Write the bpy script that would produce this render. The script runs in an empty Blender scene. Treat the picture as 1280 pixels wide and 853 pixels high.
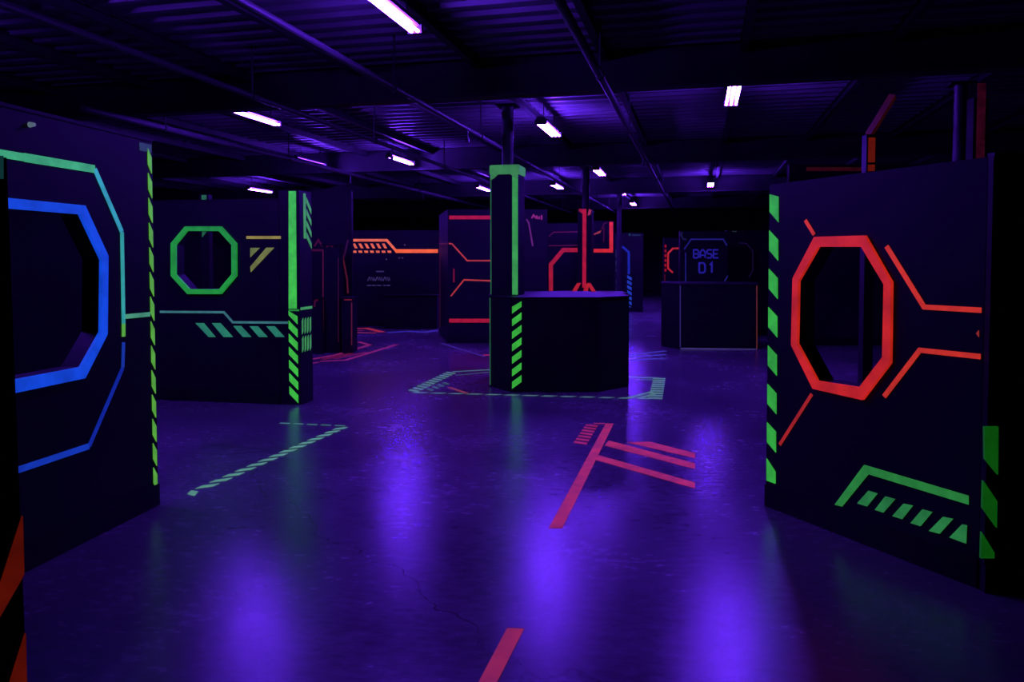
import bpy, bmesh, math, random
from mathutils import Vector, Matrix

# ------------------------------------------------------------------ camera, world, exposure
SC = bpy.context.scene
COL = SC.collection
F, PITCH, CY, CH = 950.0, math.atan(0.038), 361.5, 1.6      # focal px, pitch down, principal row, eye height
cam = bpy.data.cameras.new('camera')
cam.sensor_fit = 'HORIZONTAL'; cam.sensor_width = 36.0
cam.lens = F / 1280 * 36.0
cam.shift_y = -(426.5 - CY) / 1280
cam.clip_end = 200
camo = bpy.data.objects.new('camera', cam)
camo.location = (0, 0, CH)
camo.rotation_euler = (math.pi / 2 - PITCH, 0, 0)
COL.objects.link(camo)
SC.camera = camo

world = bpy.data.worlds.new('world'); SC.world = world
world.use_nodes = True
bg = world.node_tree.nodes.get('Background')
bg.inputs[0].default_value = (0, 0, 0, 1); bg.inputs[1].default_value = 0.0

vs = SC.view_settings
vs.view_transform = 'Standard'; vs.look = 'None'; vs.exposure = 0.0; vs.gamma = 1.0
vs.use_curve_mapping = False
SC.cycles.use_denoising = True
SC.cycles.sample_clamp_indirect = 4.0
SC.cycles.max_bounces = 6

TUBE_COL = (0.135, 0.024, 1.0)
TUBE_STRENGTH = 390.0

# ------------------------------------------------------------------ pixel helpers (a pixel gives a direction, the floor or a panel the distance)
def ray(px, py):
    a, v = (px - 640) / F, (CY - py) / F
    return Vector((a, math.cos(PITCH) + v * math.sin(PITCH), -math.sin(PITCH) + v * math.cos(PITCH)))
def flo(px, py, z=0.0):
    r = ray(px, py); k = (z - CH) / r.z
    return Vector((r.x * k, r.y * k, z))
def atd(px, d, z=0.0):
    r = ray(px, 325); k = d / r.y
    return Vector((r.x * k, d, z))
def zat(py, d):
    r = ray(640, py); return CH + r.z * d / r.y
TH = math.atan((875 - 640) / F)
AX = Vector((math.sin(TH), math.cos(TH), 0)); BX = Vector((math.cos(TH), -math.sin(TH), 0))
def room(s, t, z=0.0):
    p = AX * s + BX * t; return Vector((p.x, p.y, z))

# ------------------------------------------------------------------ materials
def lin(c):
    f = lambda v: v / 12.92 if v <= 0.04045 else ((v + 0.055) / 1.055) ** 2.4
    return tuple(f(x / 255) for x in c)
def base_mat(name):
    m = bpy.data.materials.new(name); m.use_nodes = True
    return m, m.node_tree.nodes, m.node_tree.links, m.node_tree.nodes['Principled BSDF']
def paint(name, col, rough=0.5, spec=0.4, var=0.35, scale=3.0, bump=0.05, metal=0.0):
    m, N, L, b = base_mat(name)
    tc = N.new('ShaderNodeTexCoord'); nz = N.new('ShaderNodeTexNoise')
    nz.inputs['Scale'].default_value = scale; nz.inputs['Detail'].default_value = 6
    L.new(tc.outputs['Object'], nz.inputs['Vector'])
    rp = N.new('ShaderNodeValToRGB')
    rp.color_ramp.elements[0].position = 0.3; rp.color_ramp.elements[1].position = 0.75
    rp.color_ramp.elements[0].color = tuple(c * (1 - var) for c in col) + (1,)
    rp.color_ramp.elements[1].color = tuple(min(1, c * (1 + var)) for c in col) + (1,)
    L.new(nz.outputs['Fac'], rp.inputs['Fac']); L.new(rp.outputs['Color'], b.inputs['Base Color'])
    b.inputs['Roughness'].default_value = rough; b.inputs['Specular IOR Level'].default_value = spec
    b.inputs['Metallic'].default_value = metal
    if bump:
        n2 = N.new('ShaderNodeTexNoise'); n2.inputs['Scale'].default_value = scale * 12; n2.inputs['Detail'].default_value = 4
        L.new(tc.outputs['Object'], n2.inputs['Vector'])
        bp = N.new('ShaderNodeBump'); bp.inputs['Strength'].default_value = bump; bp.inputs['Distance'].default_value = 0.01
        L.new(n2.outputs['Fac'], bp.inputs['Height']); L.new(bp.outputs['Normal'], b.inputs['Normal'])
    return m
_fl = {}
def fluo(rgb, k=1.0, wear=0.35):
    """fluorescent tape or paint: it gives off visible light under the ultraviolet tubes"""
    key = (rgb, k, wear)
    if key in _fl: return _fl[key]
    m, N, L, b = base_mat('fluorescent_%d_%d_%d_%d' % (rgb + (int(k * 100),)))
    c = lin(rgb); k = k * 0.72
    tc = N.new('ShaderNodeTexCoord'); nz = N.new('ShaderNodeTexNoise')
    nz.inputs['Scale'].default_value = 7.0; nz.inputs['Detail'].default_value = 7; nz.inputs['Roughness'].default_value = 0.65
    L.new(tc.outputs['Object'], nz.inputs['Vector'])
    mr = N.new('ShaderNodeMapRange')
    mr.inputs['From Min'].default_value = 0.32; mr.inputs['From Max'].default_value = 0.62
    mr.inputs['To Min'].default_value = k * (1 - wear); mr.inputs['To Max'].default_value = k * (1 + wear * 0.25)
    L.new(nz.outputs['Fac'], mr.inputs['Value'])
    L.new(mr.outputs['Result'], b.inputs['Emission Strength'])
    b.inputs['Emission Color'].default_value = c + (1,)
    b.inputs['Base Color'].default_value = tuple(0.25 * x + 0.02 for x in c) + (1,)
    b.inputs['Roughness'].default_value = 0.55
    b.inputs['Specular IOR Level'].default_value = 0.3
    _fl[key] = m; return m

def floor_mat():
    m, N, L, b = base_mat('polished_concrete')
    tc = N.new('ShaderNodeTexCoord')
    n1 = N.new('ShaderNodeTexNoise'); n1.inputs['Scale'].default_value = 0.7; n1.inputs['Detail'].default_value = 9; n1.inputs['Roughness'].default_value = 0.62
    n2 = N.new('ShaderNodeTexNoise'); n2.inputs['Scale'].default_value = 9.0; n2.inputs['Detail'].default_value = 8; n2.inputs['Roughness'].default_value = 0.7
    mp = N.new('ShaderNodeMapping'); mp.inputs['Scale'].default_value = (1.0, 2.2, 1.0); mp.inputs['Rotation'].default_value = (0, 0, 0.5)
    L.new(tc.outputs['Object'], mp.inputs['Vector'])
    L.new(tc.outputs['Object'], n1.inputs['Vector']); L.new(mp.outputs['Vector'], n2.inputs['Vector'])
    mx = N.new('ShaderNodeMath'); mx.operation = 'MULTIPLY_ADD'; mx.inputs[1].default_value = 0.45
    L.new(n2.outputs['Fac'], mx.inputs[0]); 
    m2 = N.new('ShaderNodeMath'); m2.operation = 'MULTIPLY'; m2.inputs[1].default_value = 0.55
    L.new(n1.outputs['Fac'], m2.inputs[0]); L.new(m2.outputs[0], mx.inputs[2])
    rp = N.new('ShaderNodeValToRGB')
    rp.color_ramp.elements[0].position = 0.34; rp.color_ramp.elements[0].color = (0.05, 0.049, 0.053, 1)
    rp.color_ramp.elements[1].position = 0.66; rp.color_ramp.elements[1].color = (0.15, 0.146, 0.15, 1)
    L.new(mx.outputs[0], rp.inputs['Fac'])
    # hairline cracks
    vo = N.new('ShaderNodeTexVoronoi'); vo.feature = 'DISTANCE_TO_EDGE'; vo.inputs['Scale'].default_value = 0.23
    wn = N.new('ShaderNodeTexNoise'); wn.inputs['Scale'].default_value = 1.2; wn.inputs['Detail'].default_value = 5
    ad = N.new('ShaderNodeVectorMath'); ad.operation = 'MULTIPLY_ADD'; ad.inputs[1].default_value = (0.9, 0.9, 0.0)
    L.new(tc.outputs['Object'], wn.inputs['Vector']); L.new(wn.outputs['Color'], ad.inputs[0]); L.new(tc.outputs['Object'], ad.inputs[2])
    L.new(ad.outputs[0], vo.inputs['Vector'])
    cr = N.new('ShaderNodeMapRange'); cr.inputs['From Max'].default_value = 0.0022; cr.inputs['To Min'].default_value = 0.45
    L.new(vo.outputs['Distance'], cr.inputs['Value'])
    mc = N.new('ShaderNodeMix'); mc.data_type = 'RGBA'; mc.blend_type = 'MULTIPLY'; mc.inputs[0].default_value = 1.0
    L.new(rp.outputs['Color'], mc.inputs[6]); L.new(cr.outputs['Result'], mc.inputs[7])
    L.new(mc.outputs[2], b.inputs['Base Color'])
    rr = N.new('ShaderNodeMapRange'); rr.inputs['From Min'].default_value = 0.3; rr.inputs['From Max'].default_value = 0.7
    rr.inputs['To Min'].default_value = 0.18; rr.inputs['To Max'].default_value = 0.32
    L.new(mx.outputs[0], rr.inputs['Value']); L.new(rr.outputs['Result'], b.inputs['Roughness'])
    b.inputs['Specular IOR Level'].default_value = 0.5
    bp = N.new('ShaderNodeBump'); bp.inputs['Strength'].default_value = 0.14; bp.inputs['Distance'].default_value = 0.02
    L.new(mx.outputs[0], bp.inputs['Height']); L.new(bp.outputs['Normal'], b.inputs['Normal'])
    return m

M = dict(
    floor=floor_mat(),
    panel=paint('matte_black_panel_paint', (0.012, 0.0115, 0.014), 0.5, 0.18, 0.3, 1.5, 0.04),
    kick=paint('black_kick_board', (0.007, 0.007, 0.0085), 0.5, 0.2, 0.3, 4, 0.05),
    wall=paint('black_wall_paint', (0.025, 0.025, 0.03), 0.7, 0.2, 0.3, 0.8, 0.1),
    deck=paint('painted_roof_deck', (0.075, 0.07, 0.08), 0.5, 0.4, 0.3, 1.2, 0.05),
    steel=paint('dark_painted_steel', (0.013, 0.0125, 0.0145), 0.55, 0.25, 0.3, 3, 0.05),
    pipe=paint('grey_pipe_paint', (0.024, 0.022, 0.027), 0.5, 0.25, 0.2, 3, 0.02),
    housing=paint('fixture_housing_enamel', (0.05, 0.05, 0.055), 0.4, 0.5, 0.1, 3, 0.0),
    socket=paint('black_lamp_socket', (0.02, 0.02, 0.02), 0.5, 0.4, 0.1, 8, 0.0),
    sticker=paint('pale_sticker', (0.35, 0.45, 0.5), 0.6, 0.3, 0.6, 40, 0.0),
)
tm, N_, L_, B_ = base_mat('ultraviolet_tube')
B_.inputs['Base Color'].default_value = (0.02, 0.01, 0.04, 1)
B_.inputs['Emission Color'].default_value = TUBE_COL + (1,)
B_.inputs['Emission Strength'].default_value = TUBE_STRENGTH
M['tube'] = tm

# ------------------------------------------------------------------ mesh helpers
def tag(o, label=None, cat=None, group=None, kind=None):
    if label: o['label'] = label
    if cat: o['category'] = cat
    if group: o['group'] = group
    if kind: o['kind'] = kind
    return o
def link(name, bm, mat, parent=None, smooth=False):
    bmesh.ops.recalc_face_normals(bm, faces=bm.faces)
    me = bpy.data.meshes.new(name); bm.to_mesh(me); bm.free()
    me.materials.append(mat)
    if smooth:
        for p in me.polygons: p.use_smooth = True
    o = bpy.data.objects.new(name, me); COL.objects.link(o)
    if parent: o.parent = parent
    return o
def share(src, name, loc, parent=None, rotz=0.0):
    o = bpy.data.objects.new(name, src.data); COL.objects.link(o)
    o.location = loc; o.rotation_euler = (0, 0, rotz)
    if parent: o.parent = parent
    return o
def empty(name, loc, rz=0.0):
    o = bpy.data.objects.new(name, None); o.empty_display_size = 0.2
    COL.objects.link(o); o.location = loc; o.rotation_euler = (0, 0, rz)
    return o
def box_into(bm, x0, x1, y0, y1, z0, z1):
    v = [bm.verts.new(p) for p in ((x0,y0,z0),(x1,y0,z0),(x1,y1,z0),(x0,y1,z0),(x0,y0,z1),(x1,y0,z1),(x1,y1,z1),(x0,y1,z1))]
    for f in ((0,3,2,1),(4,5,6,7),(0,1,5,4),(1,2,6,5),(2,3,7,6),(3,0,4,7)):
        bm.faces.new([v[i] for i in f])
def box(name, x0, x1, y0, y1, z0, z1, mat, parent=None, bev=0.0):
    bm = bmesh.new(); box_into(bm, x0, x1, y0, y1, z0, z1)
    if bev:
        bmesh.ops.bevel(bm, geom=list(bm.edges), offset=bev, segments=2, affect='EDGES')
    return link(name, bm, mat, parent)
def prism_xz(name, pts, y0, y1, mat, parent=None):
    """polygon in the panel plane (u, z) pulled from depth y0 to y1"""
    bm = bmesh.new()
    a = [bm.verts.new((u, y0, z)) for u, z in pts]; b = [bm.verts.new((u, y1, z)) for u, z in pts]
    n = len(pts)
    bm.faces.new(a); bm.faces.new(list(reversed(b)))
    for i in range(n): bm.faces.new((a[i], a[(i+1) % n], b[(i+1) % n], b[i]))
    return link(name, bm, mat, parent)
def prism_xy(name, pts, z0, z1, mat, parent=None, bev=0.0):
    bm = bmesh.new()
    a = [bm.verts.new((x, y, z0)) for x, y in pts]; b = [bm.verts.new((x, y, z1)) for x, y in pts]
    n = len(pts)
    bm.faces.new(list(reversed(a))); bm.faces.new(b)
    for i in range(n): bm.faces.new((a[i], a[(i+1) % n], b[(i+1) % n], b[i]))
    if bev: bmesh.ops.bevel(bm, geom=list(bm.edges), offset=bev, segments=2, affect='EDGES')
    return link(name, bm, mat, parent)
def ribbon_pts(pts, w):
    """outline of a mitred band of width w along an open polyline of 2-D points"""
    P = [Vector(p) for p in pts]; n = len(P); l, r = [], []
    for i in range(n):
        d0 = (P[i] - P[i-1]).normalized() if i > 0 else None
        d1 = (P[i+1] - P[i]).normalized() if i < n - 1 else None
        if d0 is None: d0 = d1
        if d1 is None: d1 = d0
        n0, n1 = Vector((-d0.y, d0.x)), Vector((-d1.y, d1.x))
        m = (n0 + n1).normalized(); k = w / 2 / max(0.3, m.dot(n0))
        l.append(P[i] + m * k); r.append(P[i] - m * k)
    return l, r
def ribbon(name, pts, w, mat, parent, y0=-0.005, y1=0.0, flat=False):
    l, r = ribbon_pts(pts, w); bm = bmesh.new()
    if flat: mk = lambda p, h: bm.verts.new((p.x, p.y, h))
    else: mk = lambda p, h: bm.verts.new((p.x, h, p.y))
    A = [(mk(a, y0), mk(b, y0), mk(b, y1), mk(a, y1)) for a, b in zip(l, r)]
    for p, q in zip(A, A[1:]):
        for i in range(4): bm.faces.new((p[i], p[(i+1) % 4], q[(i+1) % 4], q[i]))
    bm.faces.new(A[0]); bm.faces.new(list(reversed(A[-1])))
    return link(name, bm, mat, parent)
def ring(name, outer, inner, y0, y1, mat, parent):
    bm = bmesh.new(); n = len(outer)
    V = [[bm.verts.new((u, y, z)) for u, z in pts] for pts, y in ((outer, y0), (inner, y0), (inner, y1), (outer, y1))]
    for i in range(n):
        j = (i + 1) % n
        for k in range(4):
            bm.faces.new((V[k][i], V[k][j], V[(k+1) % 4][j], V[(k+1) % 4][i]))
    return link(name, bm, mat, parent)
def board(name, outline, hole, y0, y1, mat, parent):
    """a board with a real opening cut right through it"""
    if not hole: return prism_xz(name, outline, y0, y1, mat, parent)
    bm = bmesh.new(); loops = []
    for y in (y0, y1):
        row = []
        es = []
        for pts in (outline, hole):
            v = [bm.verts.new((u, y, z)) for u, z in pts]
            es += [bm.edges.new((v[i], v[(i+1) % len(v)])) for i in range(len(v))]
            row.append(v)
        bmesh.ops.triangle_fill(bm, edges=es, use_beauty=True, use_dissolve=False)
        loops.append(row)
    for k in (0, 1):
        a, b = loops[0][k], loops[1][k]; n = len(a)
        for i in range(n): bm.faces.new((a[i], a[(i+1) % n], b[(i+1) % n], b[i]))
    return link(name, bm, mat, parent)
def tube_into(bm, p, q, r, n=10):
    p, q = Vector(p), Vector(q); d = (q - p)
    m = Matrix.Translation((p + q) / 2) @ d.to_track_quat('Z', 'Y').to_matrix().to_4x4()
    bmesh.ops.create_cone(bm, cap_ends=True, segments=n, radius1=r, radius2=r, depth=d.length, matrix=m)
def tube(name, p, q, r, mat, parent=None, n=10):
    bm = bmesh.new(); tube_into(bm, p, q, r, n)
    return link(name, bm, mat, parent, smooth=False)

class Panel:
    """upright board on the floor: local x to the right along its face, local y into it, z up"""
    def __init__(s, name, label, cat, p0, p1, top, thick=0.11, hole=None, group=None, kick=True, mat='panel', ext=(0, 0), boardname='panel_board', outline=None):
        p0, p1 = Vector((p0.x, p0.y, 0)), Vector((p1.x, p1.y, 0))
        d = (p1 - p0).normalized(); p0 = p0 - d * ext[0]; p1 = p1 + d * ext[1]
        s.p0, s.d, s.len = p0, d, (p1 - p0).length
        s.n = Vector((-d.y, d.x, 0)); s.top = top; s.thick = thick
        s.root = empty(name, p0, math.atan2(d.y, d.x)); tag(s.root, label, cat, group)
        h = hole(s) if callable(hole) else hole
        s.hole = h
        ol = outline(s) if outline else [(0, 0), (s.len, 0), (s.len, top), (0, top)]
        s.board = board(boardname, ol, h, 0, thick, M[mat], s.root)
        if kick: box('kick_board', 0.0, s.len, -0.012, 0.0, 0.0, 0.14, M['kick'], s.root)
        cp = box('top_cap', 0.0, s.len, -0.006, thick + 0.006, top, top + 0.018, M['kick'], s.root) if not outline else None
    def uv(s, px, py):
        r = ray(px, py); c = Vector((0, 0, CH))
        k = (s.p0 - c).dot(s.n) / r.dot(s.n)
        p = c + r * k
        return ((p - s.p0).dot(s.d), p.z)
    def line(s, pix, w, mat, y0=-0.005, name='tape_line'):
        return ribbon(name, [s.uv(*p) for p in pix], w, mat, s.root, y0)
    def poly(s, pix, mat, y0=-0.005, name='tape_patch'):
        return prism_xz(name, [s.uv(*p) for p in pix], y0, 0.0, mat, s.root)
    def hazard(s, u0, u1, z0, z1, n, mat, fill=0.6, shift=0.06, name='hazard_stripe', y0=-0.005):
        """column of slanted stripes between z0 and z1, clipped square at both ends"""
        per = (z1 - z0) / n
        for i in range(n):
            a = z0 + i * per; b = a + per * fill
            lo = lambda v: min(max(v, z0), z1)
            pts = [(u0, lo(a + shift)), (u1, lo(a)), (u1, lo(b)), (u0, lo(b + shift))]
            prism_xz(name, pts, y0, 0.0, mat, s.root)

# ------------------------------------------------------------------ setting: floor, walls, ceiling
def quad_struct(name, pts, mat, thick_vec, label, cat):
    bm = bmesh.new(); tv = Vector(thick_vec)
    a = [bm.verts.new(p) for p in pts]; b = [bm.verts.new(Vector(p) + tv) for p in pts]
    bm.faces.new(a); bm.faces.new(list(reversed(b)))
    for i in range(4): bm.faces.new((a[i], a[(i+1) % 4], b[(i+1) % 4], b[i]))
    o = link(name, bm, mat); tag(o, label, cat, kind='structure'); return o
S0, S1, T0, T1, HC = -5.0, 40.0, -19.0, 6.2, 4.08
quad_struct('floor', [room(S0, T0), room(S0, T1), room(S1, T1), room(S1, T0)], M['floor'], (0, 0, -0.1), 'dark polished concrete floor reflecting violet light', 'floor')
ceiling = quad_struct('ceiling', [room(S0, T0, HC), room(S0, T1, HC), room(S1, T1, HC), room(S1, T0, HC)], M['deck'], (0, 0, 0.1), 'dark ribbed roof deck above the arena', 'ceiling')
for nm, a, b, tv, lb in (('wall_left', (S0, T0), (S1, T0), -BX, 'dark wall at the far left of the hall'), ('wall_right', (S0, T1), (S1, T1), BX, 'dark blue wall at the right behind the octagon panel'),
                         ('wall_back', (S1, T0), (S1, T1), AX, 'black wall at the far end of the hall'), ('wall_front', (S0, T0), (S0, T1), -AX, 'black wall behind the viewer')):
    quad_struct(nm, [room(*a), room(*b), room(*b, HC), room(*a, HC)], M['wall'], tv * 0.15, lb, 'wall')
# ribs of the roof deck, across the hall
bm = bmesh.new()
s = 2.0
while s < 32:
    a, b = room(s, T0 + 2, 0), room(s, T1, 0)
    w = AX * 0.035
    vs_ = []
    for z, k in ((HC, 1.6), (HC - 0.045, 1.0)):
        vs_.append([bm.verts.new(p + Vector((0, 0, z))) for p in (a - w * k, a + w * k, b + w * k, b - w * k)])
    lo_, hi_ = vs_[1], vs_[0]
    bm.faces.new(lo_)
    for i in range(4): bm.faces.new((lo_[i], lo_[(i+1) % 4], hi_[(i+1) % 4], hi_[i]))
    s += 0.30
tag(link('deck_rib', bm, M['deck'], ceiling), 'close ribs of the roof deck', kind='stuff')

def ibeam(name, p, q, h, w, mat, parent=None, tf=0.025, tw=0.02):
    """I section from p to q, p and q at the top of the beam"""
    p, q = Vector(p), Vector(q); d = q - p; L = d.length
    bm = bmesh.new()
    box_into(bm, 0, L, -w/2, w/2, -tf, 0); box_into(bm, 0, L, -tw/2, tw/2, -h + tf, -tf); box_into(bm, 0, L, -w/2, w/2, -h, -h + tf)
    o = link(name, bm, mat, parent); o.location = p; o.rotation_euler = (0, 0, math.atan2(d.y, d.x)); return o
GZ = 4.06
gl = ['nearest steel girder crossing the ceiling above the viewer', 'steel girder crossing the ceiling above the green-capped column', 'steel girder crossing the ceiling above the red-taped column',
      'steel girder crossing the ceiling beyond the red-taped column', 'farthest steel girder crossing the ceiling']
for i, s in enumerate((2.1, 9.0, 15.9, 22.8, 29.7)):
    tag(ibeam('steel_girder', room(s, T0 + 0.1, GZ), room(s, T1 - 0.1, GZ), 0.48, 0.2, M['steel']), gl[i], 'girder', 'steel girders')
for i in range(15):
    t = -16.6 + i * 1.55
    o = ibeam('roof_purlin', room(1.0, t, HC - 0.02), room(36, t, HC - 0.02), 0.13, 0.08, M['steel'], ceiling)

def pipe_run(name, label, t, z, r, s0, s1, drops=()):
    root = empty(name, room(s0, t, z)); tag(root, label, 'pipe', 'ceiling pipes')
    k = lambda s, tt, zz: room(s, tt, zz) - room(s0, t, z)
    tube('pipe', k(s0, t, z), k(s1, t, z), r, M['pipe'], root, 12)
    s = s0 + 1.5
    while s < s1:
        hr = tube('hanger_rod', k(s, t, z), k(s, t, HC), 0.012, M['steel'], root, 6)
        tube('pipe_clamp', k(s - 0.03, t, z), k(s + 0.03, t, z), r + 0.012, M['steel'], hr, 12)
        s += 3.4
    for sd, zt in drops:
        sd_ = tube('sprinkler_drop', k(sd, t, z), k(sd, t, zt), 0.016, M['pipe'], root, 8)
        tube('sprinkler_head', k(sd, t, zt), k(sd, t, zt - 0.05), 0.03, M['pipe'], sd_, 8)
pipe_run('sprinkler_pipe', 'long thin sprinkler pipe running under the ceiling at upper left', -5.05, 3.5, 0.035, 3, 34, ((12.0, 3.35), (18.6, 3.35)))
pipe_run('sprinkler_pipe', 'sprinkler pipe running above the hexagonal pedestal toward the far end'.replace('hexagonal', 'octagonal'), -1.02, 3.5, 0.04, 3, 34, ((14.0, 3.36),))
pipe_run('sprinkler_pipe', 'thick ceiling pipe passing beside the nearest violet lamp', -3.29, 3.5, 0.034, 3, 34, ((10.6, 3.36),))
pipe_run('conduit_pipe', 'low conduit above the green octagon window panel', -7.5, 3.5, 0.045, 8, 34, ((15.5, 3.35), (20.0, 3.35)))

# ------------------------------------------------------------------ ultraviolet lamps
def lamp(s, t, z, label, n=2, on=True, L=1.2, ang=0.0):
    root = empty('fluorescent_lamp', room(s, t, z), math.pi / 2 - TH + ang); tag(root, label, 'lamp', 'ultraviolet ceiling lamps')
    w = 0.05 * n + 0.03
    hs = box('housing', -L/2 - 0.04, L/2 + 0.04, -w * 0.38, w * 0.38, 0.03, 0.085, M['housing'], root, 0.008)
    for i in range(n):
        y = (i - (n - 1) / 2) * 0.062
        tube('tube', (-L/2, y, -0.012), (L/2, y, -0.012), 0.015, M['tube'] if on else M['housing'], root, 10)
    for sx in (-1, 1):
        box('lamp_socket', sx * (L/2 + 0.02) - 0.02, sx * (L/2 + 0.02) + 0.02, -w * 0.5, w * 0.5, -0.03, 0.045, M['socket'], hs)
        tube('hanger_rod', (sx * L * 0.35, 0, 0.08), (sx * L * 0.35, 0, HC - z), 0.008, M['steel'], root, 6)
    return root
LZ = 3.7; LK = (LZ - CH) / 2.3
for s, t, n, lb in (
    (6.57, -2.79, 2, 'large bright violet twin-tube lamp nearest at the top of the view'),
    (13.2, -2.6, 3, 'violet lamp just right of the green-capped column'),
    (19.9, -2.58, 3, 'small violet lamp above the red-taped column, upper one'),
    (26.1, -2.62, 3, 'tiny violet lamp right of the red-taped column, nearer of the two'),
    (31.3, -2.68, 3, 'tiny violet lamp right of the red-taped column, farthest of all'),
    (10.95, -6.96, 2, 'violet twin-tube lamp above the green octagon window panel'),
    (16.45, -6.7, 2, 'violet lamp between the green octagon panel and the green-capped column'),
    (23.6, -6.8, 2, 'violet lamp touching the left edge of the green-capped column in view'),
    (16.3, -8.9, 1, 'short violet lamp by the low conduit over the green taped post'),
    (22.4, -14.1, 2, 'low violet lamp just above the top of the green octagon window panel'),
    (23.4, -4.35, 3, 'small violet lamp left of the red-taped column'),
    (4.9, -6.9, 3, 'added violet lamp beyond the left panel, outside the view, lighting the right panel'),  # unseen lamp added so the right panel gets light
    (11.05, 0.42, 3, 'bright three-tube violet lamp near the red octagon window panel'),
    (23.8, 0.29, 3, 'small three-tube violet lamp above the base counter')):
    lamp(s * LK, t * LK, LZ, lb, n)
lamp(16.9, 0.31, LZ, 'unlit lamp above the base counter', 3, on=False)
lamp(4.55, 0.45, LZ + 0.15, 'unlit lamp at the top edge right of centre', 3, on=False)

# ------------------------------------------------------------------ colours of the tapes
GREEN = (58, 205, 62); GREEN2 = (45, 165, 95); TEAL = (60, 190, 185); BLUE = (18, 78, 232); DBLUE = (16, 50, 190)
RED = (236, 48, 28); ORANGE = (250, 105, 40); YELL = (175, 160, 60); PINK = (205, 60, 92); DRED = (120, 20, 35); LIME = (105, 200, 70)

# ------------------------------------------------------------------ left panel with the blue octagon window
A, B = flo(25, 718), flo(198, 631)
EXTL = 1.5
def left_hole(s):
    R = [s.uv(*p) for p in ((97, 268), (124, 325), (123, 415), (98, 459))]
    zt, zb = R[0][1], R[3][1]
    s.uc = R[1][0] - (zt - zb) * 0.62
    s.mir = lambda q: [(2 * s.uc - u, z) for u, z in reversed(q)]
    return R + s.mir(R)
lp = Panel('octagon_window_panel', 'large black panel at left with a blue-edged octagonal window and hazard tape', 'barrier', A, B, 2.36, 0.11, left_hole, 'octagon window panels', ext=(EXTL, 0))
O = [lp.uv(*p) for p in ((103, 257), (132, 320), (131, 418), (103, 473))]
ring('window_border', O + lp.mir(O), lp.hole, -0.02, 0.0, fluo(BLUE, 1.1), lp.root)
T = [lp.uv(*p) for p in ((70, 204), (118, 211.5), (152, 290), (154, 405))]
T[0] = (lp.uc, T[1][1])
ribbon('tape_line', T[:2], 0.045, fluo((70, 190, 130), 1.0), lp.root)
ribbon('tape_line', T[1:3], 0.03, fluo((60, 180, 205), 1.0), lp.root)
ribbon('tape_line', T[2:4], 0.028, fluo((60, 185, 180), 0.9), lp.root)
ribbon('tape_line', [T[0]] + [(2 * lp.uc - T[1][0], T[1][1]), (2 * lp.uc - T[2][0], T[2][1]), (2 * lp.uc - T[3][0], T[3][1])], 0.04, fluo((70, 190, 130), 1.0), lp.root)
lp.line([(154, 405), (154, 421)], 0.028, fluo(LIME))
lp.line([(156, 396), (187, 393)], 0.028, fluo((90, 185, 140), 0.8))
W = [lp.uv(*p) for p in ((154, 428), (153, 460), (111, 558), (40, 585))]
ribbon('tape_line', W[:2], 0.024, fluo((30, 70, 200), 0.75), lp.root)
ribbon('tape_line', W[1:3], 0.026, fluo((20, 50, 190), 0.8), lp.root)
ribbon('tape_line', [W[2], (2 * lp.uc - W[2][0], W[2][1])], 0.034, fluo((22, 64, 200), 0.9), lp.root)
u1 = lp.len - 0.012; u0 = lp.uv(188, 400)[0]
lp.hazard(u0, u1, lp.uv(198, 612)[1], lp.uv(192, 187)[1], 14, fluo((100, 190, 66)), 0.66, 0.055)
lp.poly([(174, 178), (189, 181), (189, 191), (174, 188)], fluo((62, 92, 112), 0.6, 0.9), -0.003, 'sticker')
bm = bmesh.new(); u, z = lp.uv(37, 156)
bmesh.ops.create_cone(bm, cap_ends=True, segments=10, radius1=0.015, radius2=0.009, depth=0.03, matrix=Matrix.Translation((u, -0.015, z)) @ Matrix.Rotation(math.pi/2, 4, 'X'))
link('wall_stud', bm, fluo((110, 130, 150), 0.8), lp.root)
# black board added behind the window so the opening stays dark
bp0 = lp.p0 + lp.n * 1.25
pw = Panel('dark_backing_panel', 'plain black board added behind the blue octagon window to keep it dark', 'barrier', bp0 - lp.d * 0.8, bp0 + lp.d * (lp.len - 0.35), 2.3, 0.1, mat='kick')

# near barricade at the left edge of the frame
nb1 = atd(21.0, 2.55)
nb = Panel('barricade_panel', 'dark near barricade at the left frame edge with orange hazard stripes', 'barrier', nb1 - Vector((0.62, 0.66, 0)), nb1, 1.94, 0.12, outline=lambda s: [(0, 0), (s.len, 0), (s.len - 0.022, 1.94), (0, 1.94)])
um = nb.len
for i, zt in enumerate((0.735, 0.33)):
    lo = zt - 0.36
    prism_xz('hazard_stripe', [(um - 0.10, max(lo, 0.02) - 0.0), (um - 0.004, max(lo + 0.16, 0.03)), (um - 0.004, zt), (um - 0.10, zt - 0.30 if zt - 0.30 > max(lo, 0.02) else max(lo, 0.02) + 0.02)], -0.016, 0.0, fluo((128, 26, 8), 0.5), nb.root)
nb.poly([(-14, 195), (4, 195), (4, 224), (-14, 222)], fluo((25, 75, 80), 0.6))

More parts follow.
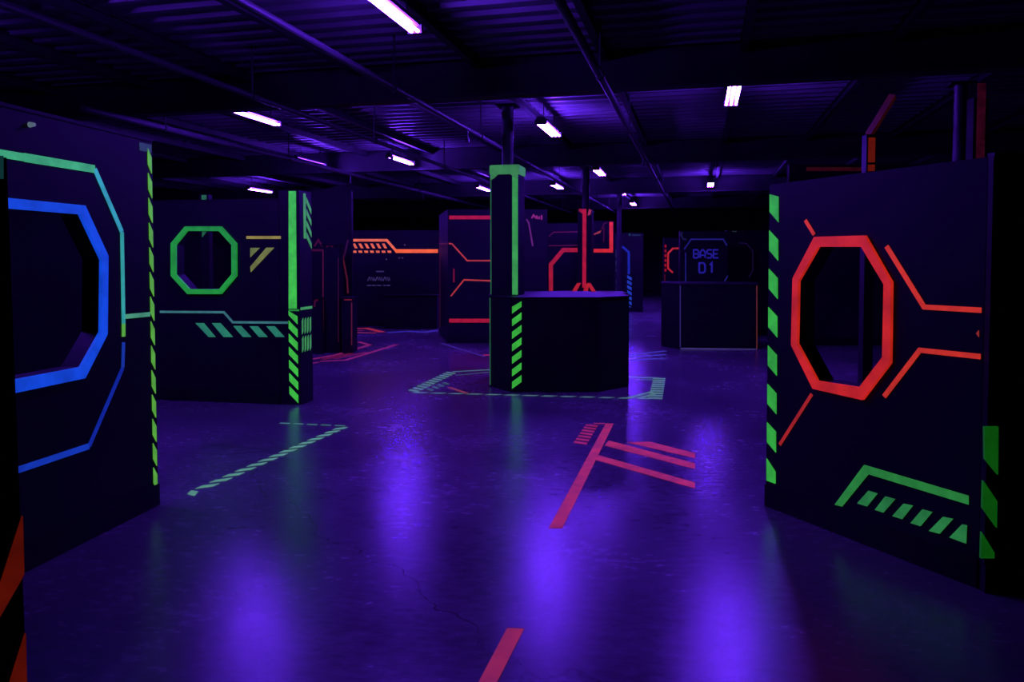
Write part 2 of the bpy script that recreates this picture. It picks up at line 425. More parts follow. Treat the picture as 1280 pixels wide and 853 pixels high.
# ------------------------------------------------------------------ panel with the green octagon window
A, B = flo(198, 500), flo(363, 506)
go = [(232.8, 283.3), (277.8, 283.3), (296.8, 304.4), (297, 345), (277.8, 367.7), (236, 367.7), (215.2, 345), (215.2, 304.4)]
gi = [(235.5, 289), (275, 289), (290.8, 306.5), (291, 343), (275.5, 361.5), (238.5, 361.5), (221.2, 343), (221.2, 306.5)]
gp = Panel('octagon_window_panel', 'black panel with a green octagonal window and green taped corner', 'barrier', A, B, 2.26, 0.14, lambda s: [s.uv(*p) for p in gi], 'octagon window panels', ext=(2.3, -0.115))
ring('window_border', [gp.uv(*p) for p in go], gp.hole, -0.03, 0.0, fluo((34, 162, 52)), gp.root)
gp.line([(308, 297), (351, 297)], 0.032, fluo(YELL, 0.8))
gp.poly([(313, 310), (325, 310), (313, 322)], fluo((130, 150, 60), 0.8))
gp.poly([(333, 309.7), (343, 309.7), (313.6, 340.6), (313, 333.5)], fluo((140, 150, 60), 0.8))
gp.line([(200, 390), (280, 390.5), (291, 403), (360, 403.5)], 0.026, fluo((75, 150, 140), 0.7))
for q in ([(244.4,404),(255,404),(269.7,421.5),(261,421.5)], [(265,404),(275.7,404),(291.5,421.5),(279.5,421.5)], [(291.5,407.5),(301.4,407.5),(314.4,421.5),(303.8,421.5)],
          [(312,408),(322.5,408),(334.8,421.5),(324,421.5)], [(333,408),(343.6,408),(356,421.5),(345,421.5)]):
    gp.poly(q, fluo((48, 150, 110), 0.85), name='hazard_stripe')
# corner post of that panel, taped, with its return face
cw = B + Vector((0.0, 0, 0))
post = empty('taped_corner_post', (cw.x, cw.y, 0), math.atan2(gp.d.y, gp.d.x)); tag(post, 'tall square post with solid green tape above green hazard stripes', 'post')
zt = zat(238, B.y)
box('post_body', -0.11, 0.13, 0.0, 0.30, 0, zt, M['panel'], post)
class Face:      # a face of a thing with its own local frame
    def __init__(s, root, p0, d):
        s.root, s.p0, s.d = root, Vector((p0[0], p0[1], 0)), Vector((d[0], d[1], 0)).normalized(); s.n = Vector((-s.d.y, s.d.x, 0))
    uv = Panel.uv; line = Panel.line; poly = Panel.poly; hazard = Panel.hazard
pf = Face(post, cw, gp.d)
pf.poly([(361, 239), (370, 239), (371, 386), (361, 386)], fluo((70, 215, 70)), -0.006, 'tape_strip')
za, zb = pf.uv(366, 504)[1], pf.uv(366, 389)[1]
ua, ub = pf.uv(361.5, 450)[0], pf.uv(372.5, 450)[0]
pf.hazard(ua, ub, za, zb, 7, fluo((70, 215, 66)), 0.6, 0.10, y0=-0.006)
pf.line([(361, 388), (374, 388)], 0.02, fluo(GREEN, 0.6))
# return face (local +x side of the post)
sx = 0.131
sm = fluo((80, 185, 95), 0.75)
def side_strip(name, y0, y1, z0, z1, dz=0.0, mat=sm):
    bm = bmesh.new()
    v = [bm.verts.new(p) for p in ((sx-0.001, y0, z0), (sx+0.005, y0, z0), (sx+0.005, y1, z0+dz), (sx-0.001, y1, z0+dz), (sx-0.001, y0, z1), (sx+0.005, y0, z1), (sx+0.005, y1, z1+dz), (sx-0.001, y1, z1+dz))]
    for f in ((0,3,2,1),(4,5,6,7),(0,1,5,4),(1,2,6,5),(2,3,7,6),(3,0,4,7)): bm.faces.new([v[i] for i in f])
    link(name, bm, mat, post)
side_strip('tape_strip', 0.10, 0.15, 1.84, 2.34)
for k in range(4): side_strip('hazard_stripe', 0.17, 0.29, 2.24 - k * 0.13, 2.30 - k * 0.13, -0.12)
side_strip('tape_strip', 0.0, 0.29, 1.05, 1.08)
for k in range(4):
    side_strip('hazard_stripe', 0.03 + k * 0.065, 0.06 + k * 0.065, 0.78, 0.93, 0.03)
    side_strip('hazard_stripe', 0.03 + k * 0.065, 0.06 + k * 0.065, 0.58, 0.73, 0.03)
# post seen over that panel and through its window
d = 11.6
p = atd(256, d)
gq = empty('taped_post', (p.x, p.y, 0), 0); tag(gq, 'dark post with a green tape end peeking over the green octagon panel', 'post')
box('post_body', -0.07, 0.07, 0, 0.14, 0, zat(243, d), M['panel'], gq)
prism_xz('tape_strip', [(-0.035, zat(297, d)), (0.035, zat(290, d)), (0.04, zat(244, d)), (-0.035, zat(244, d))], -0.005, 0, fluo((45, 130, 70), 0.7), gq)

# ------------------------------------------------------------------ tall maroon-lined bunker behind the green post
d = 13.6
mp_ = Panel('tall_bunker_panel', 'tall dark panel with faint maroon outlines behind the green taped post', 'barrier', atd(352, d), atd(440, d), zat(240, d), 0.12)
mr = fluo((88, 16, 34), 0.6)
mp_.line([(393, 308), (398, 300), (403, 308)], 0.03, mr); mp_.line([(384, 313), (404, 313)], 0.035, mr); mp_.line([(418, 313), (429, 313)], 0.035, mr)
mp_.line([(430, 322), (435, 300)], 0.03, fluo((70, 20, 60), 0.5)); mp_.line([(428, 318), (434, 350), (435, 367)], 0.03, fluo((110, 30, 45), 0.6))
def block(name, label, xl, xr, d, ytop, depth, cat='barrier', group=None, lines=()):
    p0, p1 = atd(xl, d), atd(xr, d); w = (p1 - p0).length; zt = zat(ytop, d)
    r = empty(name, p0, 0); tag(r, label, cat, group)
    box('block_body', 0, w, 0, depth, 0, zt - 0.03, M['panel'], r)
    box('top_slab', -0.015, w + 0.015, -0.015, depth + 0.015, zt - 0.03, zt, M['kick'], r)
    f = Face(r, p0, (1, 0))
    for pts, wd, mat in lines: f.line(pts, wd, mat)
    return r, f
r, f = block('square_pillar', 'dark square pillar with thin maroon edge lines beside the maroon bunker', 403, 424, 13.1, 305, 0.3, 'pillar',
      lines=[([(403.8, 312), (403.8, 432)], 0.02, fluo((100, 24, 38), 0.6)), ([(423, 322), (423, 428)], 0.018, fluo((70, 16, 34), 0.5)), ([(408, 309), (412, 306), (416, 309)], 0.025, mr)])
block('low_block', 'low dark block with red line on its top left of the orange panel', 426, 440, 13.0, 372, 0.4,
      lines=[([(430, 369.5+5), (440, 374.5)], 0.03, fluo((150, 40, 50), 0.7)), ([(439.6, 378), (439.6, 432)], 0.02, fluo((110, 35, 50), 0.6))])
r, f = block('low_block', 'low dark block with curved maroon brackets behind the green post', 385, 400, 12.9, 372, 0.3,
      lines=[([(388, 378), (387, 385)], 0.03, fluo((120, 40, 40), 0.7)), ([(393, 384), (394, 376), (398, 375)], 0.03, mr)])

# ------------------------------------------------------------------ orange-striped back panel
d = 18.4
op = Panel('striped_back_panel', 'far dark panel with a bright orange stepped stripe and slanted dashes', 'barrier', atd(430, d), atd(550, d), zat(289, d), 0.12)
om = fluo((250, 100, 38), 1.35); om2 = fluo((245, 110, 62), 1.15)
op.line([(440, 300.5), (483.5, 300.5), (495.5, 314.2)], 0.062, om2)
op.line([(494.5, 314), (547.5, 314)], 0.09, om)
for k in range(6):
    x = 440.6 + 7.35 * k
    op.poly([(x, 304.6), (x + 3.4, 304.6), (x + 6.6, 310.6), (x + 3.2, 310.6)], om2, name='hazard_stripe')
for k in range(7):
    x = 440.6 + 7.25 * k
    op.poly([(x, 313.4), (x + 4.6, 313.4), (x + 5.2, 316.2), (x + 0.8, 316.2)], om2, name='hazard_dash')
dim = fluo((72, 62, 110), 0.7)
op.line([(470, 339.5), (480, 339.5)], 0.03, dim, name='sign_bar')
for k in range(6):
    x = 459.5 + k * 4.8
    op.line([(x, 351.5), (x + 2.4, 346.0)] if k % 2 == 0 else [(x, 346.5), (x + 2.4, 351.5)], 0.022, dim, name='sign_stroke')
    op.line([(x + 2.6, 346.5), (x + 4.2, 351)], 0.02, dim, name='sign_stroke')
for xa, xb in ((458.5, 464), (465, 470), (471, 476.5), (479, 482), (483, 488)):
    op.line([(xa, 357), (xb, 357)], 0.028, dim, name='sign_bar')
for px, py in ((483, 324.3), (499, 322.6), (503, 322.6), (506, 306.3)):
    op.poly([(px - 1, py - 0.8), (px + 1, py - 0.8), (px + 1, py + 0.8), (px - 1, py + 0.8)], fluo((100, 80, 100), 0.6), name='paint_fleck')
block('low_counter', 'low dark counter standing in front of the orange-striped panel', 478, 546, 17.6, 369, 0.5, 'counter')

# ------------------------------------------------------------------ red-barred panel left of the column
d = 14.6
rp_ = Panel('red_barred_panel', 'dark panel with two red bars and thin orange circuit lines left of the column', 'barrier', atd(560, d), atd(684, d), zat(263, d), 0.12)
rm = fluo((200, 28, 38), 0.85); tm_ = fluo((215, 70, 45), 0.8)
rp_.line([(561.5, 272), (622, 272)], 0.07, rm); rp_.line([(561.5, 401), (622, 401)], 0.075, rm)
rp_.line([(561, 304.5), (565, 305), (584, 326), (622, 326)], 0.028, tm_)
rp_.line([(567.3, 336), (567.3, 353)], 0.03, fluo((150, 25, 30), 0.6))
rp_.line([(563.5, 370.5), (580, 350), (622, 351.5)], 0.028, tm_)
rp_.line([(658, 274), (661, 279), (666, 308)], 0.03, fluo((130, 50, 110), 0.7))
for pts in ([(664.5, 273), (667, 269), (670, 273)], [(671, 269.5), (671, 273), (674, 273), (674, 270.5)], [(677, 269), (677, 275)]):
    rp_.line(pts, 0.03, fluo((170, 50, 110), 0.8), name='sign_stroke')
p0, p1 = atd(549, 16.6), atd(560, d)
rs = Panel('return_panel', 'narrow dark return panel left of the red-barred panel with a thin red edge', 'barrier', p0, p1, zat(263, d), 0.05, ext=(0, -0.03))
rs.line([(550, 296), (550, 412)], 0.02, fluo((110, 30, 60), 0.6)); rs.line([(549.5, 305), (559.5, 305)], 0.025, fluo((110, 25, 35), 0.6))

# ------------------------------------------------------------------ central octagonal pedestal with green-capped column
pc = Vector((0.60, 10.02, 0))
ped = empty('octagonal_pedestal', pc, 0); tag(ped, 'big dark octagonal pedestal in the centre with a green hazard strip', 'pedestal', 'octagonal pedestals')
OCT = [(-0.885, -0.42), (-0.62, -0.86), (0.44, -0.86), (0.875, -0.46), (0.875, 0.42), (0.45, 0.86), (-0.45, 0.86), (-0.885, 0.42)]
PH = 1.155
prism_xy('pedestal_body', OCT, 0, PH - 0.02, M['kick'], ped)
prism_xy('top_board', [(x * 1.012, y * 1.012) for x, y in OCT], PH - 0.02, PH, M['panel'], ped)
fz = Face(ped, (pc.x - 0.62, pc.y - 0.86), (1, 0))
# hazard strip on the front facet, in the pedestal's frame
hz = fluo((66, 200, 60))
n = 7; z0h, z1h = 0.04, PH - 0.05; per = (z1h - z0h) / n
ux = -0.60
for i in range(n):
    a = z0h + i * per; b = a + per * 0.56
    pts = [(ux, a), (ux + 0.115, min(a + 0.085, z1h)), (ux + 0.115, min(b + 0.085, z1h)), (ux, b)]
    prism_xz('hazard_stripe', pts, -0.866, -0.86, hz, ped)
prism_xz('edge_tape', [(-0.885, 0.02), (-0.87, 0.02), (-0.87, PH - 0.03), (-0.885, PH - 0.03)], -0.447, -0.437, fluo((60, 140, 90), 0.5), ped)
# boxed column standing on the pedestal
def boxed_column(name, label, loc, base_z, top_z, w, mat_tape, mat_cap, full=True):
    r = empty(name, loc, -TH); tag(r, label, 'column', 'boxed columns')
    h = w / 2
    box('column_box', -h, h, -h, h, base_z, top_z - 0.12, M['panel'], r)
    cpo = box('column_cap', -h - 0.012, h + 0.012, -h - 0.012, h + 0.012, top_z - 0.12, top_z, mat_cap, r, 0.01)
    for k in (-1, 1):      # chamfered gussets under the cap on the face toward the viewer
        prism_xz('cap_gusset', [(k * h, top_z - 0.12), (k * (h - 0.10), top_z - 0.12), (k * (h - 0.045), top_z - 0.17), (k * h, top_z - 0.19)], -h - 0.008, -h, mat_cap, cpo)
    return r, h
GC = fluo((75, 165, 90), 0.75)
cc = Vector((-0.055, 9.80, 0))
zc = zat(206, 9.62)
r, h = boxed_column('boxed_column', 'square column with a green cap and green corner tape on the pedestal', cc, PH, zc, 0.36, GREEN, GC)
prism_xz('tape_strip', [(h - 0.075, PH + 0.01), (h - 0.002, PH + 0.01), (h - 0.002, zc - 0.15), (h - 0.075, zc - 0.15)], -h - 0.006, -h, fluo((70, 185, 85), 0.9), r)
prism_xz('tape_strip', [(-h, PH + 0.01), (-h + 0.012, PH + 0.01), (-h + 0.012, zc - 0.15), (-h, zc - 0.15)], -h - 0.006, -h, fluo((60, 140, 90), 0.6), r)
def steel_column(label, loc, z0, ln=0.15):
    r = empty('steel_column', (loc.x, loc.y, z0), -TH); tag(r, label, 'column', 'steel columns')
    zt = GZ - 0.48 - z0
    tube('column_pipe', (0, 0, 0), (0, 0, zt - 0.02), ln / 2, M['pipe'], r, 20)
    box('cap_plate', -0.13, 0.13, -0.13, 0.13, zt - 0.02, zt, M['steel'], r)
    return r
steel_column('round steel column rising from the green-capped box', cc, zc)

# second pedestal and the red-taped column behind
pc2 = atd(735, 16.3)
ped2 = empty('octagonal_pedestal', pc2, 0); tag(ped2, 'second dark octagonal pedestal hidden behind the first, below the red column', 'pedestal', 'octagonal pedestals')
z2 = zat(366, 16.0)
prism_xy('pedestal_body', [(x * 0.9, y * 0.9) for x, y in OCT], 0, z2 - 0.02, M['panel'], ped2)
prism_xy('top_board', [(x * 0.91, y * 0.91) for x, y in OCT], z2 - 0.02, z2, M['panel'], ped2)
rc = atd(732, 16.25); zr = zat(263, 16.2)
RC = empty('boxed_column', rc, -TH); tag(RC, 'square dark column with a red tape line and flared red cap', 'column', 'boxed columns')
box('column_box', -0.15, 0.15, -0.15, 0.15, z2, zr, M['panel'], RC)
prism_xz('tape_strip', [(-0.045, z2 + 0.1), (0.035, z2 + 0.1), (0.035, zr + 0.02), (-0.045, zr + 0.02)], -0.157, -0.15, fluo((205, 28, 52), 0.9), RC)
prism_xz('cap_flare', [(-0.045, zr - 0.08), (-0.045, zr + 0.02), (-0.12, zr + 0.03), (-0.13, zr - 0.02)], -0.158, -0.15, fluo((190, 30, 60), 0.8), RC)
prism_xz('cap_flare', [(0.06, zr - 0.12), (0.12, zr - 0.10), (0.145, zr + 0.0), (0.09, zr + 0.02)], -0.158, -0.15, fluo((200, 60, 90), 0.8), RC)
for a, b in (((-0.28, z2), (-0.15, z2 + 0.2)), ((-0.03, z2), (0.02, z2 + 0.18)), ((0.26, z2), (0.13, z2 + 0.2))):
    (xa, za_), (xb, zb_) = a, b
    prism_xz('foot_chevron', [(xa, za_), (xa + 0.1 * (1 if xa < 0 else -0.9), za_), (xb + 0.08 * (1 if xa < 0 else -0.9), zb_), (xb, zb_)], -0.19, -0.15, fluo((215, 40, 40), 0.8), RC)
steel_column('round steel column rising above the red-taped column', rc, zr)
steel_column('distant steel column beyond the red-taped column', room(22.8, -2.35), 0)

# red bracket panels behind the second column
d = 19.0
bp_ = Panel('bracket_panel', 'dark panel with a thick red angular bracket left of the red column', 'barrier', atd(684.5, d), atd(724, d), zat(280, d), 0.12)
bp_.line([(688.6, 364), (688.6, 331), (704, 312.7), (724, 312.7)], 0.105, fluo((190, 30, 38), 0.9))
bp_.line([(686, 296), (692, 290.5), (723, 290)], 0.025, fluo((110, 25, 55), 0.6)); bp_.line([(686, 307.5), (723, 306.7)], 0.025, fluo((110, 25, 55), 0.6))
d = 18.6
bq = Panel('bracket_panel', 'dark panel with a bright red right-angle bracket right of the red column', 'barrier', atd(724.5, d), atd(768, d), zat(277, d), 0.12)
bq.line([(736, 313.5), (764, 313.5), (764, 277.5)], 0.09, fluo((235, 45, 32), 1.0))
bq.poly([(741, 293), (748, 289.5), (752, 288), (750, 291.5), (742, 294)], fluo((190, 70, 45), 0.7))
bq.line([(752, 287), (755, 280), (759, 278)], 0.03, fluo((100, 20, 40), 0.5)); bq.line([(755, 284), (754.5, 303)], 0.03, fluo((90, 15, 30), 0.5))

# blue-taped bunker
d = 23.5
bl = Panel('blue_taped_bunker', 'distant dark bunker with a blue hazard-taped edge right of the pedestal', 'barrier', atd(767, d), atd(804, d), zat(292, d), 0.5)
bl.line([(778, 308.5), (786, 315.5), (786, 343)], 0.07, fluo((20, 52, 170), 0.75))
for k in range(7):
    y = 344 + k * 6.2
    bl.poly([(784, y), (789.6, y + 3.2), (789.6, y + 7), (784, y + 3.8)], fluo((36, 78, 190), 0.8), name='hazard_stripe')
bl.line([(787, 295), (787, 291.5)], 0.05, fluo((40, 110, 80), 0.5)); bl.line([(790, 294), (801, 294)], 0.04, fluo((30, 80, 70), 0.5))
for y0, y1 in ((312, 322), (326, 333), (336, 340), (350, 355), (360, 368)):
    bl.line([(770.5, y0), (770.5, y1)], 0.05, fluo((36, 60, 80), 0.45))
# distant red bracket
d = 21.0
rb = Panel('small_bracket_panel', 'far dark panel with a small red octagon bracket left of the base sign', 'barrier', atd(829.5, d), atd(850, d), zat(298, d), 0.12)
rb.line([(850, 310.6), (841, 310.8), (835, 317), (835, 335.5), (841, 341)], 0.05, fluo((215, 45, 42), 0.9))
for k in range(6): rb.poly([(830.6, 306 + k * 6), (833, 306 + k * 6), (833, 309.5 + k * 6), (830.6, 309.5 + k * 6)], fluo((190, 24, 24), 0.8), name='hazard_dash')
rb.line([(831, 343), (831, 374)], 0.03, fluo((110, 14, 24), 0.6))

# ------------------------------------------------------------------ base sign panel, counter, long partition
d = 15.4
bs = Panel('base_sign_panel', 'dark panel reading BASE D1 in dim blue letters behind the counter', 'sign', atd(850, d), atd(910, d), zat(290, d), 0.12)
bb = fluo((42, 42, 140), 0.62); bt = fluo((46, 40, 175), 0.72)
bs.line([(855, 312), (864, 299.3), (904, 299.3), (908.5, 307)], 0.03, bb); bs.line([(857, 316), (857, 353)], 0.025, bb); bs.line([(905, 353), (909.5, 345)], 0.025, bb)
bs.line([(853, 290.5), (851, 294), (854, 299), (858, 299.5)], 0.03, fluo((36, 44, 90), 0.6))
GL = {'B': [[(0,0),(0,6),(3,6),(4,5),(4,4),(3,3),(0,3)], [(3,3),(4,2),(4,1),(3,0),(0,0)]], 'A': [[(0,0),(0,4.2),(1.5,6),(2.5,6),(4,4.2),(4,0)], [(0,2),(4,2)]],
      'S': [[(4,6),(1,6),(0,5),(0,4),(1,3),(3,3),(4,2),(4,1),(3,0),(0,0)]], 'E': [[(4,6),(0,6),(0,0),(4,0)], [(0,3),(3.4,3)]],
      'D': [[(0,0),(0,6),(3,6),(4,5),(4,1),(3,0),(0,0)]], '1': [[(0.8,4.8),(2.2,6),(2.2,0)]]}
def write(f, word, x0, x1, y0, y1, w, mat, adv=5.4):
    sc = (x1 - x0) / (len(word) * adv - (adv - 4)); sy = (y1 - y0) / 6
    for i, ch in enumerate(word):
        bm = bmesh.new()
        lt = None
        for st in GL[ch]:
            pts = [f.uv(x0 + (i * adv + a) * sc, y1 - b * sy) for a, b in st]
            l, r_ = ribbon_pts(pts, w)
            A_ = [(bm.verts.new((a.x, -0.006, a.y)), bm.verts.new((b.x, -0.006, b.y)), bm.verts.new((b.x, 0, b.y)), bm.verts.new((a.x, 0, a.y))) for a, b in zip(l, r_)]
            for p, q in zip(A_, A_[1:]):
                for k in range(4): bm.faces.new((p[k], p[(k+1) % 4], q[(k+1) % 4], q[k]))
            bm.faces.new(A_[0]); bm.faces.new(list(reversed(A_[-1])))
        link('letter', bm, mat, f.root)
write(bs, 'BASE', 867, 898, 312.5, 322.5, 0.03, bt)
write(bs, 'D1', 874, 893, 329, 341, 0.036, bt, 6.5)
d = 16.2
lq = Panel('long_partition', 'long dark partition behind the base counter with a faint violet octagon', 'barrier', atd(908, d), atd(1150, d), zat(289, d), 0.12)
lq.line([(915, 289), (921, 289)], 0.035, fluo((50, 70, 70), 0.5)); 
lq.line([(923, 304), (933, 304.5), (941, 314), (941, 338), (936, 347)], 0.03, fluo((32, 16, 62), 0.5))
# counter
p0, p1 = flo(850, 437), flo(947, 438)
ct = empty('base_counter', p0, 0); tag(ct, 'wide dark counter with thin taped edges below the base sign', 'counter')
w = (p1 - p0).length; zc_ = zat(354, p0.y); 
prism_xy('counter_body', [(0, 0), (w, 0), (w + 0.18, 0.5), (w + 0.1, 1.0), (-0.1, 1.0), (-0.24, 0.5)], 0, zc_ - 0.03, M['kick'], ct)
prism_xy('counter_top', [(-0.02, -0.02), (w + 0.02, -0.02), (w + 0.2, 0.5), (w + 0.12, 1.02), (-0.12, 1.02), (-0.26, 0.5)], zc_ - 0.03, zc_, M['pipe'], ct)
fc = Face(ct, p0, (1, 0))
fc.line([(850.3, 357), (850.3, 434)], 0.02, fluo((62, 50, 120), 0.6)); fc.line([(946, 357), (946, 436)], 0.02, fluo((130, 55, 40), 0.6))
fc.poly([(850.5, 435), (946, 436.2), (946, 437.4), (850.5, 436.6)], fluo((92, 80, 150), 0.6), -0.01, 'base_strip')

# ------------------------------------------------------------------ right panel with the red octagon window
A, B = flo(957, 632), flo(1222, 735.5)
ro = [(1020.7, 296.3), (1083.7, 294.5), (1117, 352.6), (1115.6, 454), (1080.7, 500), (1018.8, 486), (991.8, 431.4), (993.7, 348)]
ri = [(1025.6, 308.7), (1079.5, 308.7), (1107.7, 355.5), (1105.9, 446.4), (1077, 484), (1024.4, 476), (999.3, 429.5), (1000.8, 351.6)]
def sloped(s):
    return [(0, 0), (s.len, 0), (s.len, s.uv(1229, 197)[1]), (0, s.uv(963, 231)[1])]
rr_ = Panel('octagon_window_panel', 'large black panel at right with a red octagonal window and green hazard tape', 'barrier', A, B, 2.12, 0.12, lambda s: [s.uv(*p) for p in ri], 'octagon window panels', outline=sloped)
ring('window_border', [rr_.uv(*p) for p in ro], rr_.hole, -0.022, 0.0, fluo((222, 42, 28), 0.95), rr_.root)
rl = fluo((232, 58, 32), 0.9)
rr_.line([(1007, 275.5), (1018, 293.5)], 0.022, rl)
rr_.line([(1108.5, 308), (1155.5, 384), (1227, 388)], 0.026, rl)
rr_.line([(1105.5, 496), (1150, 438), (1226, 446)], 0.026, rl)
rr_.line([(1015, 493), (975, 556)], 0.02, fluo((200, 45, 32), 0.8))
rr_.poly([(1220.5, 417), (1224, 413), (1224, 421.5)], fluo((190, 60, 50), 0.7))
GR = fluo((58, 190, 62))
per = 48.0
for k in range(8):
    y = 240 + k * per; xl = 962.5 - k * 0.55; xr = xl + 11
    top_l = y if k else 243
    rr_.poly([(xl, top_l), (xr, (y + 12) if k else 246), (xr, y + 38), (xl, y + 25)] if k < 7 else [(xl, y - 3), (xr, y + 14), (xr, y + 29), (xl, y + 25)], GR, name='hazard_stripe')
gg = fluo((48, 150, 62), 0.9)
rr_.poly([(1043.7, 631.2), (1080.6, 581.3), (1086, 593), (1053, 633.5)], gg, name='bracket_arm')
rr_.poly([(1080.6, 581.3), (1211, 620), (1211, 631), (1086, 593)], gg, name='bracket_bar')
for q in ([(415,437),(447,447),(410,493),(375,482)], [(475,457),(510,467),(468,515),(438,505)], [(540,483),(573,490),(535,538),(500,527)], [(607,503),(642,513),(600,563),(565,552)], [(680,530),(716,537),(668,590),(630,580)], [(748,557),(765,560),(762,625),(703,603)]):
    rr_.poly([(940 + a / 2.844, 460 + b / 2.844) for a, b in q], fluo((50, 150, 75), 0.8), name='hazard_stripe')
# dark wing of the same bunker, facing the viewer
wp0 = rr_.p0 + rr_.d * rr_.len
wing = Panel('bunker_wing_panel', 'pitch-black panel at the right frame edge with three dim green stripes', 'barrier', wp0 + Vector((0.0, -0.045, 0)), wp0 + Vector((1.5, -0.055, 0)), zat(197, wp0.y), 0.04)
gd = fluo((14, 92, 16), 0.9)
wing.poly([(1228.5, 533), (1246, 533), (1245.5, 593), (1229, 573)], gd, -0.014, 'hazard_stripe')
wing.poly([(1227, 600), (1244.5, 626), (1244, 659), (1226, 634)], gd, -0.014, 'hazard_stripe')
wing.poly([(1225, 664), (1241, 690), (1241, 697), (1224, 697)], gd, -0.014, 'hazard_stripe')

# columns and frame behind the right panel, orange light painted on brace and wall top
steel_column('violet-lit steel column rising behind the red octagon panel', atd(1196, 8.6), 0, 0.13)
d = 9.2; p = atd(1222, d)
q = empty('taped_post', p, 0); tag(q, 'tall square post with magenta tape behind the red octagon panel', 'post')
box('post_body', -0.09, 0.09, 0, 0.18, 0, GZ - 0.51, M['panel'], q)
prism_xz('tape_strip', [(-0.05, 1.6), (0.05, 1.6), (0.05, 3.72), (-0.05, 3.72)], -0.006, 0, fluo((92, 14, 48), 0.35, 0.8), q)
d = 9.0; p = atd(1087, d)
q = empty('taped_post', p, 0); tag(q, 'post with orange tape rising over the red octagon panel', 'post')
box('post_body', -0.06, 0.06, 0, 0.12, 0, zat(168, d), M['kick'], q)
om3 = fluo((165, 40, 12), 0.42, 0.6)
prism_xz('tape_strip', [(-0.04, zat(203, d)), (0.04, zat(203, d)), (0.04, zat(172, d)), (-0.04, zat(172, d))], -0.006, 0, om3, q)
prism_xz('tape_strip', [(-0.04, zat(214, d)), (0.04, zat(214, d)), (0.04, zat(206, d)), (-0.04, zat(206, d))], -0.006, 0, om3, q)
pa, pb = Vector((0, 0.08, zat(168, d))), Vector((0.28, 0.08, zat(118, d)))
bm = bmesh.new(); tube_into(bm, pa, pb, 0.05, 4); link('brace', bm, fluo((120, 30, 10), 0.16, 0.8), q)  # orange light on the brace is put in as its own emission
d = 14.2
ol = Panel('painted_glow_wall', 'dark wall with faint orange light painted along its top behind the red octagon panel', 'barrier', atd(985, d), atd(1185, d), zat(207, d), 0.12)
ol.line([(1008, 211.5), (1086, 211.5)], 0.07, fluo((96, 20, 10), 0.3, 0.8))  # emissive strip stands in for orange light along the wall top

# ------------------------------------------------------------------ floor tapes
class Mark:
    def __init__(s, label, group='floor tape markings'):
        s.root = empty('floor_tape_marking', (0, 0, 0)); tag(s.root, label, 'floor marking', group); s.first = True
        s.o = None
    def _o(s, pix):
        if s.o is None:
            s.o = flo(*pix[0]); s.root.location = s.o
        return [(flo(*p).x - s.o.x, flo(*p).y - s.o.y) for p in pix]
    def poly(s, pix, mat, name='tape_strip', h=0.003):
        pts = s._o(pix); o = prism_xy(name, pts, 0.0005, h, mat, s.root); return o
    def line(s, pix, w, mat, name='tape_strip', h=0.003):
        return ribbon(name, s._o(pix), w, mat, s.root, 0.0005, h, flat=True)
    def dashes(s, pa, pb, n, w, mat, fill=0.6, slant=0.0, name='tape_dash', h=0.003):
        a, b = [Vector(p) for p in s._o([pa, pb])]; d = (b - a); L = d.length; d.normalize(); nn = Vector((-d.y, d.x)); per = L / n
        for i in range(n):
            q0 = a + d * (i * per); q1 = a + d * ((i + fill) * per)
            sl = d * slant
            pts = [q0 - nn * w/2 - sl, q1 - nn * w/2 - sl, q1 + nn * w/2 + sl, q0 + nn * w/2 + sl]
            prism_xy(name, [(p.x, p.y) for p in pts], 0.0005, h, mat, s.root)
pk = fluo((205, 50, 72), 0.72, 0.6)
m = Mark('short red tape strip on the floor at the bottom edge')
m.poly([(597, 856), (620, 856), (655, 787), (634, 786)], fluo((178, 44, 58), 0.8, 0.4))
m = Mark('large red tape arrow of a long stem and three slanting bars on the floor')
m.poly([(686, 660.6), (703, 660.6), (767, 530), (757, 530)], pk)
m.poly([(744, 575), (748, 569.5), (868.8, 604), (868.8, 611)], pk)
m.poly([(756, 557.3), (761, 551.3), (868.8, 579.8), (868.8, 586.6)], pk)
m.poly([(784, 553.4), (812.5, 552.8), (868.8, 567), (868.8, 573)], pk)
m.line([(742, 529.8), (756, 529.8)], 0.025, pk)
m.dashes((725, 555), (741, 530), 7, 0.12, fluo((190, 40, 62), 0.7), 0.5, 0.02)
gt = fluo((110, 185, 140), 0.75, 0.3)
m = Mark('green dashed hazard line on the floor in front of the green octagon panel')
m.poly([(234, 618), (239, 613.5), (248, 615), (243, 620.5)], gt)
m.dashes((255, 610), (432, 533), 14, 0.085, gt, 0.52, -0.04)
m.dashes((350, 529.3), (436, 533), 5, 0.03, fluo((90, 165, 120), 0.6), 0.72)
m = Mark('pale green dashed octagon tape ring on the floor around the pedestal')
gr = fluo((105, 165, 135), 0.62)
m.dashes((516, 489.5), (566, 465), 11, 0.16, gr, 0.55, 0.05)
m.line([(566, 465), (612, 462.5)], 0.05, gr)
m.line([(570, 469.5), (612, 465.5)], 0.03, fluo((90, 130, 120), 0.5))
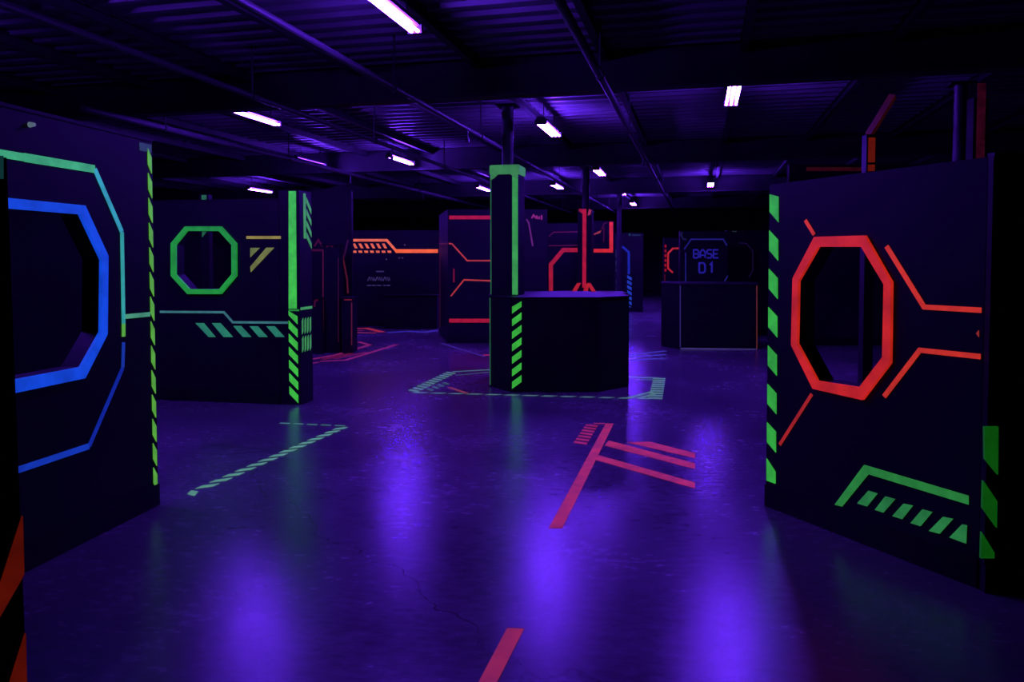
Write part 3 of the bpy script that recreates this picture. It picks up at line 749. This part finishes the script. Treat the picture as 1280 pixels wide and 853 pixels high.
m.dashes((518, 491), (824, 499), 13, 0.05, gr, 0.62, 0.03)
m.dashes((536, 488), (562, 478), 4, 0.12, fluo((80, 130, 110), 0.5), 0.5, 0.05)
m.line([(561, 484.5), (584, 492)], 0.05, fluo((170, 70, 60), 0.6))
m.dashes((819, 499), (824.5, 472), 10, 0.16, gr, 0.6, 0.0)
m.line([(781, 471.3), (824, 473)], 0.06, gr); m.line([(800, 475), (822, 475.5)], 0.05, fluo((80, 130, 120), 0.5))
m.line([(786, 497.5), (815, 490)], 0.05, gr); m.line([(797, 498.5), (818, 493)], 0.05, gr)
m = Mark('three pale blue tape lines on the floor between pedestal and counter')
for a, b in (((781, 444.5), (832, 439)), ((781, 447.3), (832, 443.5)), ((781, 451), (832, 448.2))): m.line([a, b], 0.075, fluo((80, 90, 200), 0.6))
m = Mark('pink tape lines converging on the floor beside the maroon bunker')
pl = fluo((170, 40, 95), 0.6)
m.line([(386, 450), (420, 444), (462, 431.5), (448, 427.5)], 0.09, pl); m.line([(400, 452), (432, 450.5), (496, 431)], 0.085, pl)
m.line([(404, 449.5), (440, 442)], 0.10, fluo((140, 26, 60), 0.6)); m.line([(418, 449), (458, 440.5)], 0.10, fluo((120, 24, 66), 0.6)); m.line([(386, 455), (398, 453)], 0.06, pl)
m = Mark('red tape patch on the floor below the orange-striped panel')
m.line([(441, 416), (470, 416.5)], 0.10, fluo((200, 60, 70), 0.7)); m.line([(441, 411), (458, 410.5), (478, 415.5)], 0.16, fluo((200, 50, 60), 0.7)); m.line([(441, 413.8), (455, 413)], 0.12, fluo((150, 30, 50), 0.6))
m = Mark('pale blue tape strip on the floor below the low counter')
m.line([(484, 416), (510, 414.5), (530, 415.5), (546, 413.5)], 0.2, fluo((72, 62, 190), 0.6))
m = Mark('thin violet tape line on the floor before the red-barred panel')
m.line([(552, 429.5), (606, 446)], 0.05, fluo((74, 50, 150), 0.6)); m.line([(604, 444.3), (613, 444)], 0.12, fluo((190, 40, 60), 0.7))
